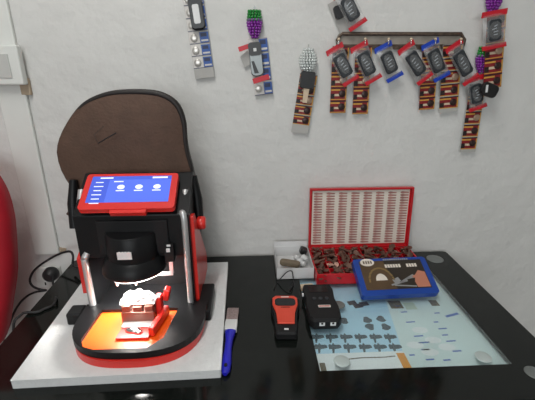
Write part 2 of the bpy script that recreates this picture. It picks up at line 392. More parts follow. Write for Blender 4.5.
O = [cast(outer, cc, a) for a in angs]; I = [cast(inner, cc, a) for a in angs]
n = len(O)
vs = [(x, y, .034) for x, y in O]+[(x, y, .034) for x, y in I]+[(x, y, .0182) for x, y in O]+[(x, y, .024) for x, y in I]
fs = []
for k in range(n):
    j = (k+1) % n; fs += [(k, j, n+j, n+k), (k, 2*n+k, 2*n+j, j), (n+j, 3*n+j, 3*n+k, n+k), (2*n+j, 2*n+k, 3*n+k, 3*n+j)]
rim.add(vs, fs, 'black'); rim.build('tray_rim', km)
fl = MB(); fl.prism([(x, y) for x, y in I], .0183, .0262, 'orange'); fl.build('tray_floor', km, label='orange tray floor')
# foot blocks
for x in (-.138, .162):
    b = MB(); b.box((x, -.015 if x > 0 else -.055, .015), (.034, .12 if x > 0 else .04, .030), 'black'); b.build('foot_block', km, bevel=.004)
for x in (-hw+.006, hw-.004):
    b = MB(); b.lathe([(.009, -.020), (.009, .004), (.006, .008)], 'blackm', (x, -.012, 0), 14); b.build('hinge_pin', km)
# side panels (black inner + red outer)
for s in (-1, 1):
    prof = [(0, -.025), (0, .245), (.105, .318), (.15, .30), (.19, .15), (.19, -.025)]
    b = MB(); x = s*(hw-.004); b.prism(prof, x-.009, x+.009, 'black', 'x'); b.build('side_panel', km, bevel=.002)
    prof = [(.012, -.015), (.010, .235), (.03, .235), (.200, .04), (.205, -.015)] if s > 0 else [(.010, .03), (.010, .13), (.05, .15), (.188, .05), (.196, .03)]
    x = s*(hw+(.009 if s > 0 else .015)); b = MB(); b.prism(prof, x-.004, x+.005, 'red', 'x'); b.build('side_cover', km, bevel=.003, label='red side cover')
    b = MB(); xs = s*(hw-.006)
    top = .135 if s < 0 else .235
    b.tube(smooth_path([(xs-s*.006, .004, top+.012), (xs, -.003, top), (xs, -.004, .12), (xs, -.004, .002)], 4), .0085 if s < 0 else .0075, 'silver', 10)
    b.build('side_strip', km, label='silver strip on the front edge')
    b = MB(); b.lathe([(.014, 0), (.017, s*.004), (.017, s*.018), (.013, s*.022)], 'red', (s*(hw+.012), .075, .19), 16, 'x'); b.build('hood_knob', km, label='red round knob')
# back and cavity
b = MB(); b.box((0, .105, .060), (2*hw-.024, .006, .17), 'cavity'); b.build('cavity_back', km)
b = MB(); b.box((0, .052, -.018), (2*hw-.024, .105, .006), 'cavity'); b.build('cavity_floor', km)
# head
prof = [(0, .135), (0, .245), (.105, .318), (.15, .30), (.188, .135)]
b = MB(); b.prism(prof, -(hw-.013), hw-.013, 'black', 'x'); hd = b.build('head', km, bevel=.003)
b = MB(); b.box((.0, -.003, .190), (.165, .006, .085), 'blackm'); b.build('head_recess_plate', km, bevel=.002)
# spindle housing and flange
cx = -.006
b = MB(); b.lathe([(.056, .205), (.060, .200), (.062, .150), (.060, .135)], 'black', (cx, .008, 0), 36)
b.build('spindle_housing', km, bevel=.002)
b = MB(); b.prism([(-.016, -.009), (.016, -.009), (.016, .009), (-.016, .009)], -.0545, -.0565, 'mark', 'y')
for k in range(4): b.prism(rect(-.010+k*.0068, 0.008, .004, .006), -.0565, -.0568, 'mark', 'y')
b.build('housing_label', km, loc=(cx-.002, 0, .168), label='white label with small print')
b = MB(); b.lathe([(.058, .145), (.068, .136), (.076, .112), (.076, .105), (.02, .104)], 'black', (cx-.002, .008, 0), 40); b.build('spindle_flange', km)
b = MB(); b.lathe([(.070, .1038), (.071, .102), (.070, .100), (.056, .100), (.054, .1038)], 'led', (cx-.002, .008, 0), 40); b.build('light_ring', km, label='glowing white light ring')
# cutter and probe
for dx in (-.056, -.010):
    b = MB(); b.lathe([(.009, .103), (.009, .086), (.006, .083), (.0035, .080), (.003, .058), (.001, .056)], 'brightkey', (dx, .0, 0), 14); b.build('cutter', km)
# bracket at the right of the spindle
b = MB(); b.box((.050, .03, .070), (.055, .004, .010), 'silver'); b.box((.074, .03, .088), (.010, .004, .034), 'silver'); b.build('bracket', km, bevel=.001)
b = MB(); b.box((.082, -.008, .150), (.022, .014, .045), 'blackm'); b.box((.081, -.0165, .160), (.009, .003, .010), 'mark'); b.box((.083, -.0165, .172), (.009, .003, .005), 'mark'); b.build('side_switch', km, bevel=.001)
# clamp
cl = MB()
bx, by = .024, -.098
cl.box((bx, by, .045), (.072, .034, .028), 'brownmetal'); cl.box((bx-.025, by, .066), (.018, .030, .016), 'brownmetal'); cl.box((bx, by, .064), (.020, .028, .014), 'brownmetal'); cl.box((bx+.025, by, .066), (.018, .030, .013), 'brownmetal')
clamp = cl.build('clamp', km, bevel=.0015, label='bronze clamp block')
b = MB(); b.box((bx+.000, by-.024, .031), (.066, .022, .010), 'silver'); b.build('clamp_ledge', km, bevel=.001)
b = MB(); b.prism([(-.012, -.165), (.056, -.165), (.062, -.115), (.058, -.10), (-.006, -.118)], .0265, .032, 'red'); b.build('clamp_base', km, bevel=.002, label='red clamp base')
b = MB(); b.ball((.020, -.142, .034), .011, 'chrome', sc=(1.6, .8, .5)); b.ball((.032, -.148, .034), .007, 'chrome', sc=(1.4, 1, .5)); b.build('clamp_screw', km)
b = MB(); b.box((.071, -.118, .040), (.013, .085, .020), 'red', ('Z', R(-12))); b.box((.066, -.085, .060), (.014, .022, .045), 'red'); b.box((.082, -.072, .078), (.014, .020, .030), 'red', ('Y', R(14))); b.build('clamp_lever', km, bevel=.003, label='red clamp lever')
# bright key held in the clamp
b = MB(); random.seed(5)
b.X = Matrix.Rotation(R(-38), 4, 'X')
b.prism([(-.038, -.004), (-.036, .008), (-.030, .012), (-.030, .019), (-.018, .027), (-.008, .025), (.004, .031), (.012, .025), (.024, .026), (.034, .019), (.044, .013), (.038, -.004)], -.005, .004, 'brightkey', 'y')
for k in range(7): b.box((-.028+k*.010, -.007, .006+.006*(k % 3)), (.008, .006, .007), 'brightkey', ('X', R(20*k)))
hk = b.build('clamped_key', None, loc=(MX+bx-.002, MYF+by-.002, .02+.0745), bevel=.0015); tag(hk, 'bright lit steel key standing in the bronze clamp of the machine', 'key')

# tablet on the sloping head
ta = R(32)
ty, tz, L, Wt = -.012, .256, .107, .216
tbx = bpy.data.objects.new('tablet', None); 
def slope(b): b.X = Matrix.Translation((-.004, ty, tz)) @ Matrix.Rotation(ta, 4, 'X'); return b
b = slope(MB()); b.prism(rrect(Wt, L, .008, 5, 0, L/2), 0, .014, 'redbez'); b.prism([(-.035, -.010), (.045, -.010), (.047, .004), (-.037, .004)], .001, .012, 'redbez')
tablet = b.build('tablet', km, bevel=.002, label='red framed touch screen')
b = slope(MB()); b.prism(rect(-.000, L/2+.004, Wt-.030, L-.030), .0142, .0150, 'scr'); b.prism(rect(-.073, L/2+.004, .042, L-.030), .0150, .0151, 'scr_d'); b.prism(rect(0.0, L-.0145, Wt-.030, .011), .0150, .0152, 'scr_d')
b.prism(rect(-.060, L-.0145, .030, .004), .0152, .0153, 'scr_w'); b.prism(rect(.066, L-.0145, .036, .005), .0152, .0153, 'scr_w')
for k in range(6): b.prism(rect(-.074, L-.028-k*.0125, .018+.004*(k % 2), .0026), .0151, .0153, 'scr_w')
b.prism(rect(-.030, L-.026, .022, .003), .0151, .0153, 'scr_w')
for k in range(3):
    cxk = -.022+k*.042
    b.prism([(cxk+.009*math.cos(a), L-.043+.007*math.sin(a)) for a in [j*math.pi/5 for j in range(11)]], .0151, .0153, 'scr_w')
    b.prism(rect(cxk, L-.054, .020, .003), .0151, .0153, 'scr_w')
b.build('screen', tablet, label='lit blue menu screen with white icons')

# brown hood raised behind the screen
def w2l(p): return Vector(p)-Vector((MX, MYF, .02))
outl = [(70, 184), (62, 170), (57.5, 152), (60, 138), (66, 125), (75, 112), (84, 103), (95, 97), (107, 93), (120, 91), (138, 90.5), (155, 91.5), (167, 95), (176, 101), (182, 110), (186, 124), (187, 140), (189.5, 155), (193, 168), (195.5, 182), (196, 205), (190, 218), (76, 220), (72, 205)]
HY = .985
base = [w2l(onY(x, y, HY)) for x, y in outl]
base = [Vector(p) for p in smooth_path(base+[base[0]], 2)[:-1]]
c0 = sum(base, Vector())/len(base)
def ring(k, dy): return [Vector((c0.x+(p.x-c0.x)*k, p.y+dy, c0.z+(p.z-c0.z)*k)) for p in base]
b = MB()
b.loft([ring(.80, .085), ring(.93, .06), ring(.985, .025), ring(1.0, .0)], 'brown_d', True, False)
b.loft([ring(1.0, .0), ring(.985, -.010), ring(.95, -.010)], 'brown', True, False)
rs = [ring(.95, -.010), ring(.90, -.013), ring(.70, -.021), ring(.45, -.027), ring(.2, -.029), ring(.02, -.030)]
b.loft(rs, 'brown', True, False); b.add(ring(.02, -.030), [tuple(range(len(base)))], 'brown', True)
b.add(ring(.80, .085), [tuple(range(len(base)))], 'brown_d')
hood = b.build('hood', km, label='brown padded hood raised behind the screen')
b = MB(); idx = range(8, 42); b.tube(smooth_path([Vector((c0.x+(base[i].x-c0.x)*.972, base[i].y-.006, c0.z+(base[i].z-c0.z)*.972)) for i in idx], 2), [.0030+.0045*math.sin(math.pi*k/66) for k in range(67)], 'brown_d', 10)
b.build('hood_trim', hood, label='black rolled edge')
b = MB()
p1, p2 = w2l(onY(98, 143.5, HY-.036)), w2l(onY(116, 133, HY-.036)); b.tube([p1, (p1+p2)/2+Vector((0, -.002, 0)), p2], .0016, 'brown_d', 6)
p3 = w2l(onY(94, 135, HY-.034)); p4 = w2l(onY(104, 126, HY-.036)); b.tube([p3, p4], .0006, 'brown_d', 6); b.tube([p1, p3], .0006, 'brown_d', 6)
b.build('stitched_tab', hood, label='stitched slit')
for s, (a_, b_) in ((-1, ((73.5, 180), (75, 228))), (1, ((193, 176), (199, 222)))):
    pa, pb = w2l(onY(*a_, .96)), w2l(onY(*b_, .93)); b = MB(); b.tube([pa, (pa+pb)/2+Vector((s*.003, 0, 0)), pb], [.010, .014, .013], 'black', 10); b.build('hood_arm', km)
    pc = w2l(onY(80 if s < 0 else 185, 204, .88)); b = MB(); b.tube([pc+Vector((0, .02, .028)), pc, pc+Vector((-s*.004, 0, -.02))], .008, 'silver', 10); b.build('hinge_bracket', km, label='silver hinge bracket')
# working light inside the machine
l = bpy.data.lights.new('machine_led', 'SPOT'); l.spot_size = R(142); l.spot_blend = .25; l.energy = 3.6; l.color = (1, .96, .9); l.shadow_soft_size = .03
o = bpy.data.objects.new('machine_led', l); C.objects.link(o); o.location = (MX+cx+.012, MYF-.092, .02+.120+T); o.rotation_euler = (R(16), 0, R(0))

keep = ('base', 'tray_skirt', 'tray_rim', 'tray_floor', 'foot_block', 'clamp', 'clamp_ledge', 'clamp_base', 'clamp_screw', 'clamp_lever')
for o_ in km.children:
    if o_.name.split('.')[0] in keep: continue
    o_.location = Vector(o_.location)*.9524 + Vector((.0133, -.04, .0277)); o_.scale = (.9524,)*3
# machine power cord looping over the table edge
pts = [onZ(80, 268, .03), onY(73, 266, 1.05), onY(73, 256, 1.06), onY(69, 251.5, 1.08), onY(55, 256, 1.09), onY(36, 268.6, 1.09), onY(30, 279.6, 1.09), onY(33, 286.5, 1.08), onY(42, 290, 1.07), onY(49.6, 289, 1.05), onY(27.5, 296, .98)]
pts = pts[:-2]+[onY(46, 290.5, 1.09), onY(36, 292, 1.10), onY(27.5, 296, 1.10), onY(20, 303, 1.09), onY(14, 313, 1.06), onY(9, 326, 1.07), onY(5.5, 341, 1.06), Vector((-.66, 1.07, -.22)), Vector((-.65, 1.08, -.5)), Vector((-.64, 1.09, -.745))]
MB().tube([w2l(p) for p in smooth_path(pts)], .0036, 'black_rub').build('power_cord', km, label='black power cord looping over the left table edge')

# ------------------------------------------------------------------ paint brush
P0, P1 = onZ(233.5, 309, .006), onZ(225, 374, .008)
d = (P0-P1); ang = math.atan2(d.y, d.x)-math.pi/2
br = thing('paint_brush', 'flat paint brush with blue handle lying right of the foam board', 'brush', (P1.x, P1.y, 0), (0, 0, ang))
Lb = (Vector((d.x, d.y))).length
b = MB()
def sect(w, h, y, z): return [(w*math.cos(a), y, z+h*math.sin(a)) for a in [2*math.pi*k/16 for k in range(16)]]
b.loft([sect(.006, .004, 0, .007), sect(.013, .006, .008, .007), sect(.015, .007, .03, .008), sect(.011, .008, .07, .009), sect(.012, .008, .10, .009), sect(.016, .007, .118, .009), sect(.018, .006, .130, .009)], 'brushblue', True)
b.build('handle', br)
br.scale = (.72, 1, 1)
MB().lathe([(.005, .0), (.0045, .0012)], 'blackm', (0, .018, .0143), 14).build('hanging_hole', br)
MB().box((0, .1485, .009), (.041, .036, .013), 'ferrule').build('ferrule', br, bevel=.002)
b = MB(); b.loft([[(x, .166, .009+z) for x, z in ((-.019, -.0055), (.019, -.0055), (.019, .0055), (-.019, .0055))], [(x, Lb-.01, .009+z) for x, z in ((-.020, -.005), (.020, -.005), (.020, .005), (-.020, .005))], [(x, Lb, .008+z) for x, z in ((-.019, -.002), (.019, -.002), (.019, .002), (-.019, .002))]], 'bristle')
b.build('bristles', br)

# ------------------------------------------------------------------ white tray with odds and ends
wt = thing('open_carton', 'small open white cardboard tray left of the red key case', 'tray', (.126, 1.045, 0))
b = MB(); W2, D2, Hh, t_ = .108, .142, .036, .0015
b.box((0, 0, t_/2), (W2, D2, t_), 'carton')
for x in (-1, 1): b.box((x*(W2/2-t_/2), 0, Hh/2), (t_, D2, Hh), 'carton')
for y in (-1, 1): b.box((0, y*(D2/2-t_/2), Hh/2), (W2-.003, t_, Hh), 'carton')
b.build('box_shell', wt)
b = MB(); b.box((0, D2/2+.001, Hh+.008), (W2, .0012, .018), 'carton', ('X', R(-8))); b.build('flap', wt)
b = MB(); b.X = Matrix.Translation((.115, 1.028, .022)) @ Matrix.Rotation(R(-14), 4, 'Z') @ Matrix.Rotation(R(4), 4, 'Y'); b.prism(rrect(.062, .022, .009, 5), -.006, .008, 'khaki', inset=.06)
tag(b.build('sharpening_stone', bevel=.001), 'long khaki stone lying in the white cardboard tray', 'stone')
b = MB(); random.seed(3)
for k in range(7): b.ball((.152+random.uniform(-.012, .012), 1.05+random.uniform(-.02, .022), .012+k*.003), .011, 'ferrule', 7, (1, .9, .8))
tag(b.build('crumpled_tissue'), 'crumpled white tissue beside the stone in the cardboard tray', 'tissue')
b = MB(); b.X = Matrix.Translation((.163, 1.085, .034)) @ Matrix.Rotation(R(20), 4, 'Y'); b.prism(rrect(.022, .026, .006), -.008, .010, 'fobk', inset=.08)  # small black item of unknown kind
tag(b.build('black_item'), 'small black item in the back right corner of the cardboard tray', 'item')
pts = [onZ(274, 289, .003), onY(277, 283, .955), onY(282, 277, .955), onY(287, 272, .957), onY(291.5, 271, .957), onY(293, 276, .957), onZ(293, 284, .003), onZ(290, 290, .003)]
tag(MB().tube(smooth_path(pts), .0016, 'black_rub').build('thin_cable'), 'thin black cable looped in front of the white cardboard tray', 'cable')

# ------------------------------------------------------------------ red case of key blanks
kc = thing('key_blank_case', 'open red plastic case with compartments of key blanks and printed lid', 'case', (.345, .94, 0))
CW, CD, CH = .325, .158, .034
b = MB(); b.box((0, CD/2, .0015), (CW, CD, .003), 'redc')
for x in (-1, 1): b.box((x*(CW/2-.002), CD/2, CH/2), (.004, CD, CH), 'redc')
for y in (.002, CD-.002): b.box((0, y, CH/2), (CW-.004, .004, CH), 'redc')
b.build('case_base', kc, bevel=.001)
b = MB(); NC, NR = 8, 4
for k in range(1, NC): b.box((-CW/2+k*CW/NC, CD/2, .017), (.0025, CD-.008, .028), 'redc')
for k in range(1, NR): b.box((0, k*CD/NR, .0165), (CW-.008, .002, .027), 'redc')
b.build('divider_grid', kc)
lid = MB(); LH = .198
lean = Matrix.Translation((0, CD+.002, CH)) @ Matrix.Rotation(R(-3), 4, 'X'); lid.X = lean
lid.box((0, .013, LH/2), (CW, .003, LH), 'redc')
for x in (-1, 1): lid.box((x*(CW/2-.002), .006, LH/2), (.005, .014, LH), 'redc')
lid.box((0, .006, LH-.002), (CW, .014, .005), 'redc'); lid.box((0, .006, .002), (CW, .014, .005), 'redc')
lo = lid.build('lid', kc, bevel=.0008)
b = MB(); b.X = lean; b.box((0, .0105, LH/2), (CW-.018, .001, LH-.018), 'cream')
for c in range(8):
    for rr in range(20):
        x = -CW/2+.026+c*(CW-.052)/7; z = .016+rr*(LH-.034)/19
        b.prism([(x-.012, z-.0018), (x-.005, z-.0038), (x+.003, z-.0026), (x+.014, z-.0022), (x+.014, z+.0016), (x+.003, z+.0024), (x-.005, z+.0038), (x-.012, z+.0024)], .0092, .0099, 'ink_rb', 'y')
b.build('printed_sheet', lo, label='cream sheet printed with columns of key pictures')
MB().box((CW/2+.005, .055, .020), (.010, .026, .016), 'redc').build('latch', kc, bevel=.002)
kb = MB(); KS = 1.15; kb.X = Matrix.Scale(KS, 4); kb.prism([(-.015, -.003), (-.012, -.006), (-.004, -.006), (-.002, -.0028), (.014, -.0028), (.017, 0), (.014, .0028), (-.002, .0028), (-.004, .006), (-.012, .006), (-.015, .003)], -.0011, .0011, 'brass')
proto = None; random.seed(11)
for c in range(NC):
    for rw in range(NR):
        for k in range(9):
            x = .345-CW/2+(c+.5)*CW/NC+random.uniform(-.008, .008); y = .94+(rw+.5)*CD/NR+random.uniform(-.008, .008); z = .011+k*.0038
            rot = (random.uniform(-.9, .9), random.uniform(-.5, .5), random.uniform(0, 6.28))
            if proto is None:
                proto = kb.build('key_blank', None, loc=(x, y, z), rot=rot); o = proto
                tag(proto, 'small brown metal key blank heaped in the compartments of the open red case', 'key', 'key blanks in the red case')
            else:
                o = proto.copy(); C.objects.link(o); o.location = (x, y, z+T); o.rotation_euler = rot

# ------------------------------------------------------------------ blue case leaning on the red one
til = R(24.5); bb = thing('blue_case', 'blue flat plastic case with brown printed card leaning on the red key case', 'case', (.395, .862, 0.001), (til, 0, R(2)))
BW, BL, BH = .212, .120, .019
b = MB(); b.prism(rrect(BW, BL, .008, 5, 0, BL/2), 0, BH, 'blue'); b.build('case_shell', bb, bevel=.003)
b = MB(); z = BH+.0003; cyb = BL/2+.004; LW, LL = BW-.032, BL-.026
b.prism(rect(0, cyb, LW, LL), z-.0003, z+.0003, 'lab_br'); z1 = z+.0003
b.prism([(-.02, cyb+LL/2), (LW/2, cyb+LL/2), (LW/2, cyb-LL/2), (-.005, cyb-LL/2)], z1, z1+.0001, 'lab_dk')
b.prism([(-.066+.020*math.cos(a), cyb+.043+.013*math.sin(a)) for a in [k*math.pi/10 for k in range(20)]], z1, z1+.0002, 'cream')
for k in range(4): b.prism(rect(-.076+k*.007, cyb+.043, .004, .010), z1+.0002, z1+.0003, 'lab_br')
b.prism([(-.040+.016*math.cos(a), cyb-.018+.022*max(0, math.sin(a))) for a in [k*math.pi/8 for k in range(9)]], z1, z1+.0002, 'cream')
for k in range(10):
    a = k*math.pi/10+.2; b.prism(rect(-.040+.034*math.cos(a), cyb-.022+.044*math.sin(a), .012, .005, a+math.pi/2), z1+.00005, z1+.0002, 'lab_gold')
for k in range(12): b.prism(rect(-.016+k*.0062, cyb+.050, .0046, .005), z1+.0001, z1+.0002, 'lab_sil')
for k in range(12):
    if k not in (6, 7): b.prism(rect(-.016+k*.0078, cyb+.028, .0062, .011), z1+.0001, z1+.0002, 'cream')
for (x, y, w_, h_, a) in ((.006, -.028, .05, .005, .25), (.03, -.016, .05, .005, .5), (.02, -.038, .06, .004, -.1), (.048, -.012, .04, .005, .2), (0, -.02, .02, .014, .4)):
    b.prism(rect(x, cyb+y, w_, h_, a), z1+.0001, z1+.0002, 'lab_sil')
b.prism([(.052, cyb-.044), (.088, cyb-.044), (.088, cyb+.004), (.070, cyb+.010), (.058, cyb-.004), (.050, cyb-.026)], z1+.0002, z1+.0003, 'skin')
for k in range(3): b.prism(rect(.058+k*.004, cyb-.008-k*.013, .020, .007, .4), z1+.0003, z1+.0004, 'skin')
b.build('printed_card', bb, label='brown card with oval emblem, white lettering and a tool picture')

# ------------------------------------------------------------------ handheld remotes
def at_axis(p0, p1):
    a, c = onZ(*p0), onZ(*p1); d = c-a; return a, d.length, math.atan2(d.y, d.x)-math.pi/2
a, Lr, an = at_axis((286.5, 341), (284.5, 303))
ro = thing('orange_remote', 'orange and black handheld remote lying on the black glass', 'remote', (a.x, a.y, 0.0005), (0, 0, an))
b = MB(); b.prism([(-.023, .0), (.023, .0), (.027, .02), (.029, .07), (.036, .105), (.036, .135), (.028, .146), (-.028, .146), (-.036, .135), (-.036, .105), (-.029, .07), (-.027, .02)], 0, .022, 'blackm', inset=.05); b.build('body', ro, bevel=.003)
b = MB(); b.prism([(-.020, .030), (.020, .030), (.023, .07), (.032, .105), (.032, .132), (.024, .141), (-.024, .141), (-.032, .132), (-.032, .105), (-.023, .07)], .0215, .0265, 'orface', inset=.04); b.build('face_plate', ro, bevel=.001, label='orange face plate')
b = MB(); b.prism(rrect(.052, .032, .010, 5, 0, .112), .0262, .0272, 'screen_dark'); b.build('screen', ro)
for nm, rc_, a0_, a1_, mm_ in (('speaker_slot', rect(0, .134, .020, .003), .0265, .0275, 'label_w'), ('printed_line', rect(0, .090, .022, .0016), .0265, .0272, 'blackm'), ('port_icon', rect(.0, .013, .010, .005), .0205, .0226, 'mark')):
    b = MB(); b.prism(rc_, a0_, a1_, mm_); b.build(nm, ro)
a, Lr, an = at_axis((326, 331), (315, 291))
rb = thing('black_remote', 'black handheld programmer with red and white label beside the orange remote', 'remote', (a.x, a.y, 0.0025), (0, 0, an))
b = MB(); b.prism([(-.030, .0), (.030, .0), (.038, .012), (.041, .05), (.037, .09), (.041, .13), (.036, .155), (-.036, .155), (-.041, .13), (-.037, .09), (-.041, .05), (-.038, .012)], 0, .030, 'blackm', inset=.06); b.build('body', rb, bevel=.004)
b = MB(); b.prism(rrect(.050, .030, .004, 5, 0, .128), .0298, .0308, 'screen_dark'); b.build('screen', rb)
for k in (-1, 0, 1): b = MB(); b.lathe([(.005, .0295), (.005, .0315), (.003, .032)], 'fob', (k*.016, .085, 0), 12); b.build('button', rb)
b = MB(); b.prism(rect(.004, .052, .030, .009), .0300, .0306, 'label_w'); b.prism(rect(.004, .052, .026, .004), .0306, .0307, 'label_r'); b.build('label_sticker', rb, label='red and white sticker')
b = MB()
for px_ in (-.010, .016):
    b.prism(rect(px_, .017, .013, .009), -.0006, .0, 'mark', 'y')
    b.prism(rect(px_, .019, .005, .005), -.0008, -.0006, 'blackm', 'y')
b.build('port_icons', rb, label='white port icons')
b = MB(); b.tube([(-.038, .118, .02), (-.043, .118, .02)], .005, 'mark', 10); b.build('side_button', rb)
b = MB(); pc = onZ(307, 287, .006); b.X = Matrix.Translation((pc.x, pc.y, .0055)) @ Matrix.Rotation(R(6), 4, 'Z'); b.prism(rrect(.036, .02, .003), -.005, .005, 'c_crm')
tag(b.build('eraser'), 'small beige block behind the black programmer', 'block')

# ------------------------------------------------------------------ things hanging on the wall
def wloc(x, y, off=.004): p = onY(x, y, WY-off); return p
def nail(x, y):
    n_ = MB(); n_.tube([(0, 0, 0), (0, -.016, .002)], .0012, 'steel', 8); n_.lathe([(.003, -.016), (.003, -.0175)], 'steel', (0, 0, .002), 10, 'y'); return n_
def hang_nail(x, y, label):
    p = onY(x, y, WY); o = nail(0, 0).build('nail', None, loc=(p.x, WY, p.z)); return tag(o, label, 'nail')
MODH = .036
def strip(n, style, label, top, bot, depth, w_=.046, group=None, tabh=0.):
    """battery card hanging from top to bottom pixel; local z down is negative"""
    A_, B_ = onY(*top, WY-depth), onY(*bot, WY-depth); L_ = (A_-B_).length; a = math.atan2(A_.x-B_.x, A_.z-B_.z)
    root = thing('battery_card', label, 'batteries', A_, (0, a, 0), group)
    mh = (L_-tabh)/n; b = MB()
    b.prism([(-w_/2, -L_), (w_/2, -L_), (w_/2, 0), (-w_/2, 0)], -.0004, .0004, {'blue': 'c_gry', 'yellow': 'c_red'}[style] if not tabh else 'c_gry', 'y')
    for k in range(n):
        z1_ = -k*mh-.001; z0_ = z1_-mh+.002; zc = (z0_+z1_)/2
        def R4(x0, x1, a0, a1, m, l=0): b.prism([(x0*w_, z0_+(z1_-z0_)*a0), (x1*w_, z0_+(z1_-z0_)*a0), (x1*w_, z0_+(z1_-z0_)*a1), (x0*w_, z0_+(z1_-z0_)*a1)], -.0006-.0001*l, -.0004, m, 'y')
        if style == 'blue':
            R4(-.49, .02, 0, 1, 'c_wht'); R4(.05, .49, .06, .94, 'c_blue', 1); R4(.1, .4, .55, .85, 'c_navy', 2); R4(.1, .45, .15, .3, 'c_wht', 2); R4(-.49, .49, 0, .05, 'c_navy', 2)
        else:
            R4(-.49, .49, 0, 1, 'c_red'); R4(-.49, .49, .90, 1., 'c_blk', 1); R4(-.49, .10, .74, .86, 'c_yel', 1); R4(-.30, .10, .30, .48, 'c_crm', 1); R4(-.49, -.25, .1, .5, 'c_blk', 1); R4(-.49, .49, 0, .07, 'c_yel', 1); R4(.42, .49, .1, .9, 'c_yel', 1)
    b.build('card', root)
    for k in range(n):
        zc = -(k+.5)*mh; xo = -.25*w_ if style == 'blue' else .22*w_
        c = MB(); c.lathe([(.0098, -.0008), (.0098, -.0030), (.0088, -.0036), (.001, -.0036)], ('cell' if style == 'blue' else ('celltan' if k % 3 == 2 else 'cellk')) if style != 'dark' else 'cellk', (xo, 0, zc), 16, 'y'); c.build('coin_cell', root)
    return root
def bag(label, top, bot, depth, col, w_=.047, group='bagged key remotes hung from the rail', fobs=1):
    A_, B_ = onY(*top, WY-depth), onY(*bot, WY-depth); L_ = (A_-B_).length; a = math.atan2(A_.x-B_.x, A_.z-B_.z)
    root = thing('bagged_remote', label, 'remote', A_, (0, a, 0), group)
    fh = L_*.66; b = MB()
    b.prism(rrect(.034, fh, .008, 5, 0, -L_*.50), -.006, .005, 'fob', 'y', inset=.08)
    f_ = b.build('key_remote', root, bevel=.001)
    b = MB(); random.seed(int(top[0]))
    for k in range(4): b.prism(rect(random.uniform(-.003, .003), -L_*.50+(k-1.5)*fh*.13, random.uniform(.007, .013), .0022, .1*k), -.0066, -.0061, 'fobmark', 'y')
    b.build('printed_marks', f_)
    b = MB(); n_ = 8; rows = []
    for s in (-1, 1):
        for i in range(7):
            for j in range(6):
                u = -1+2*j/5; v = i/6
                bul = .0075*(1-u*u)**.5*math.sin(math.pi*v)**.5 if 0 < v < 1 and abs(u) < 1 else .0004
                rows.append((u*w_/2*(1-.06*math.sin(math.pi*v)), s*bul, -v*L_))
    fs = []
    for s in range(2):
        for i in range(6):
            for j in range(5): k = s*42+i*6+j; fs.append((k, k+1, k+7, k+6))
    b.add(rows, fs, 'film', True); b.build('clear_bag', root)
    tm = 'tapered' if col == 'red' else 'tapeblue'
    b = MB(); b.prism([(-w_/2-.003, -.007), (w_/2+.001, -.008), (w_/2+.003, .006), (-w_/2, .007)], -.0012, .0012, tm, 'y'); b.build('top_tape', root, bevel=.0004, label=col+' tape')
    b = MB(); b.prism([(-w_/2, -L_-.005), (w_/2+.002, -L_-.004), (w_/2, -L_+.008), (-w_/2-.002, -L_+.006)], -.0012, .0012, tm, 'y'); b.build('bottom_tape', root, bevel=.0004, label=col+' tape')
    return root
def charm(label, c, w_, h_, kind, depth=.016):
    p = onY(*c, WY-depth); root = thing('bead_charm', label, 'charm', p)
    def beads(m, z0, z1, name, rad):
        b = MB(); z = z0; r_ = .0042; lay = 0
        while z > z1:
            t = (h_/2-z)/h_; rr = rad(t)*w_/2; nb = max(1, int(2*math.pi*rr/(r_*1.9)))
            for k in range(nb):
                a = 2*math.pi*(k+.5*(lay % 2))/nb; b.ball((rr*math.cos(a), rr*.6*math.sin(a), z), r_, m, 6)
            z -= r_*1.65; lay += 1
        return b.build(name, root)
    rad = lambda t: (.80+.45*t if t < .35 else 1.0*math.cos((t-.35)/.65*math.pi/2*.92)**.7)
    if kind == 'crystal': beads('crystal', h_/2, -h_/2, 'beaded_fruit', lambda t: math.sin(math.pi*min(.95, max(.08, t)))**.45)
    else:
        beads('green', h_/2, h_*.18, 'beaded_leaves', rad); beads('purple', h_*.18, -h_/2, 'beaded_fruit', rad)
    b = MB(); b.tube([(0, 0, -h_/2-.010), (0, 0, h_/2+.014)], .0012, 'string', 6); b.build('string_loop', root)
    return root

# rail with its hooks
ra = onY(338, 34, WY-.012); rb_ = onY(466.5, 31.5, WY-.012); cxr = (ra.x+rb_.x)/2
rl = thing('wall_rail', 'long rusty steel rail on the wall holding the bagged remotes', 'rail', (cxr, WY, ra.z-.002))
Wr = rb_.x-ra.x
b = MB(); b.prism(rrect(Wr, .044, .012, 5, 0, -.016), -.004, -.001, 'rail_strip', 'y'); b.build('back_strip', rl, label='pale back strip')
path = [(-Wr/2+.004, -.008, -.046), (-Wr/2, -.008, -.012), (-Wr/2+.012, -.008, .003), (Wr/2-.012, -.008, .003), (Wr/2, -.008, -.012), (Wr/2-.004, -.008, -.046)]
b = MB(); b.tube(path, .005, 'rust', 8); b.box((0, -.006, -.030), (Wr-.012, .006, .012), 'rust'); b.build('rail_bar', rl)
hooks = [337, 363, 386, 408, 432, 457]
for x in hooks:
    p = onY(x, 40, WY-.012); lx = p.x-cxr
    b = MB(); b.tube(smooth_path([(lx, -.008, -.016), (lx, -.020, -.020), (lx, -.034, -.026), (lx, -.036, -.020), (lx, -.034, -.014)], 3), .0016, 'chrome', 6); b.ball((lx, -.034, -.012), .004, 'c_crm', 7); b.build('hook', rl)
names = ['leftmost red taped key remote bag on the rail, above a battery card', 'second red taped remote bag from the left end of the rail', 'blue taped remote bag on the rail with no battery card below',
         'red taped remote bag between the two blue taped ones', 'blue taped remote bag near the right end of the rail, above a short battery card', 'red taped remote bag at the right end of the rail']
tb_ = [((334.5, 49), (351, 81)), ((359, 46.5), (373.5, 80)), ((383, 47), (395, 77.5)), ((406, 47.5), (425, 79)), ((430, 44), (442, 77)), ((454, 46), (471, 80))]
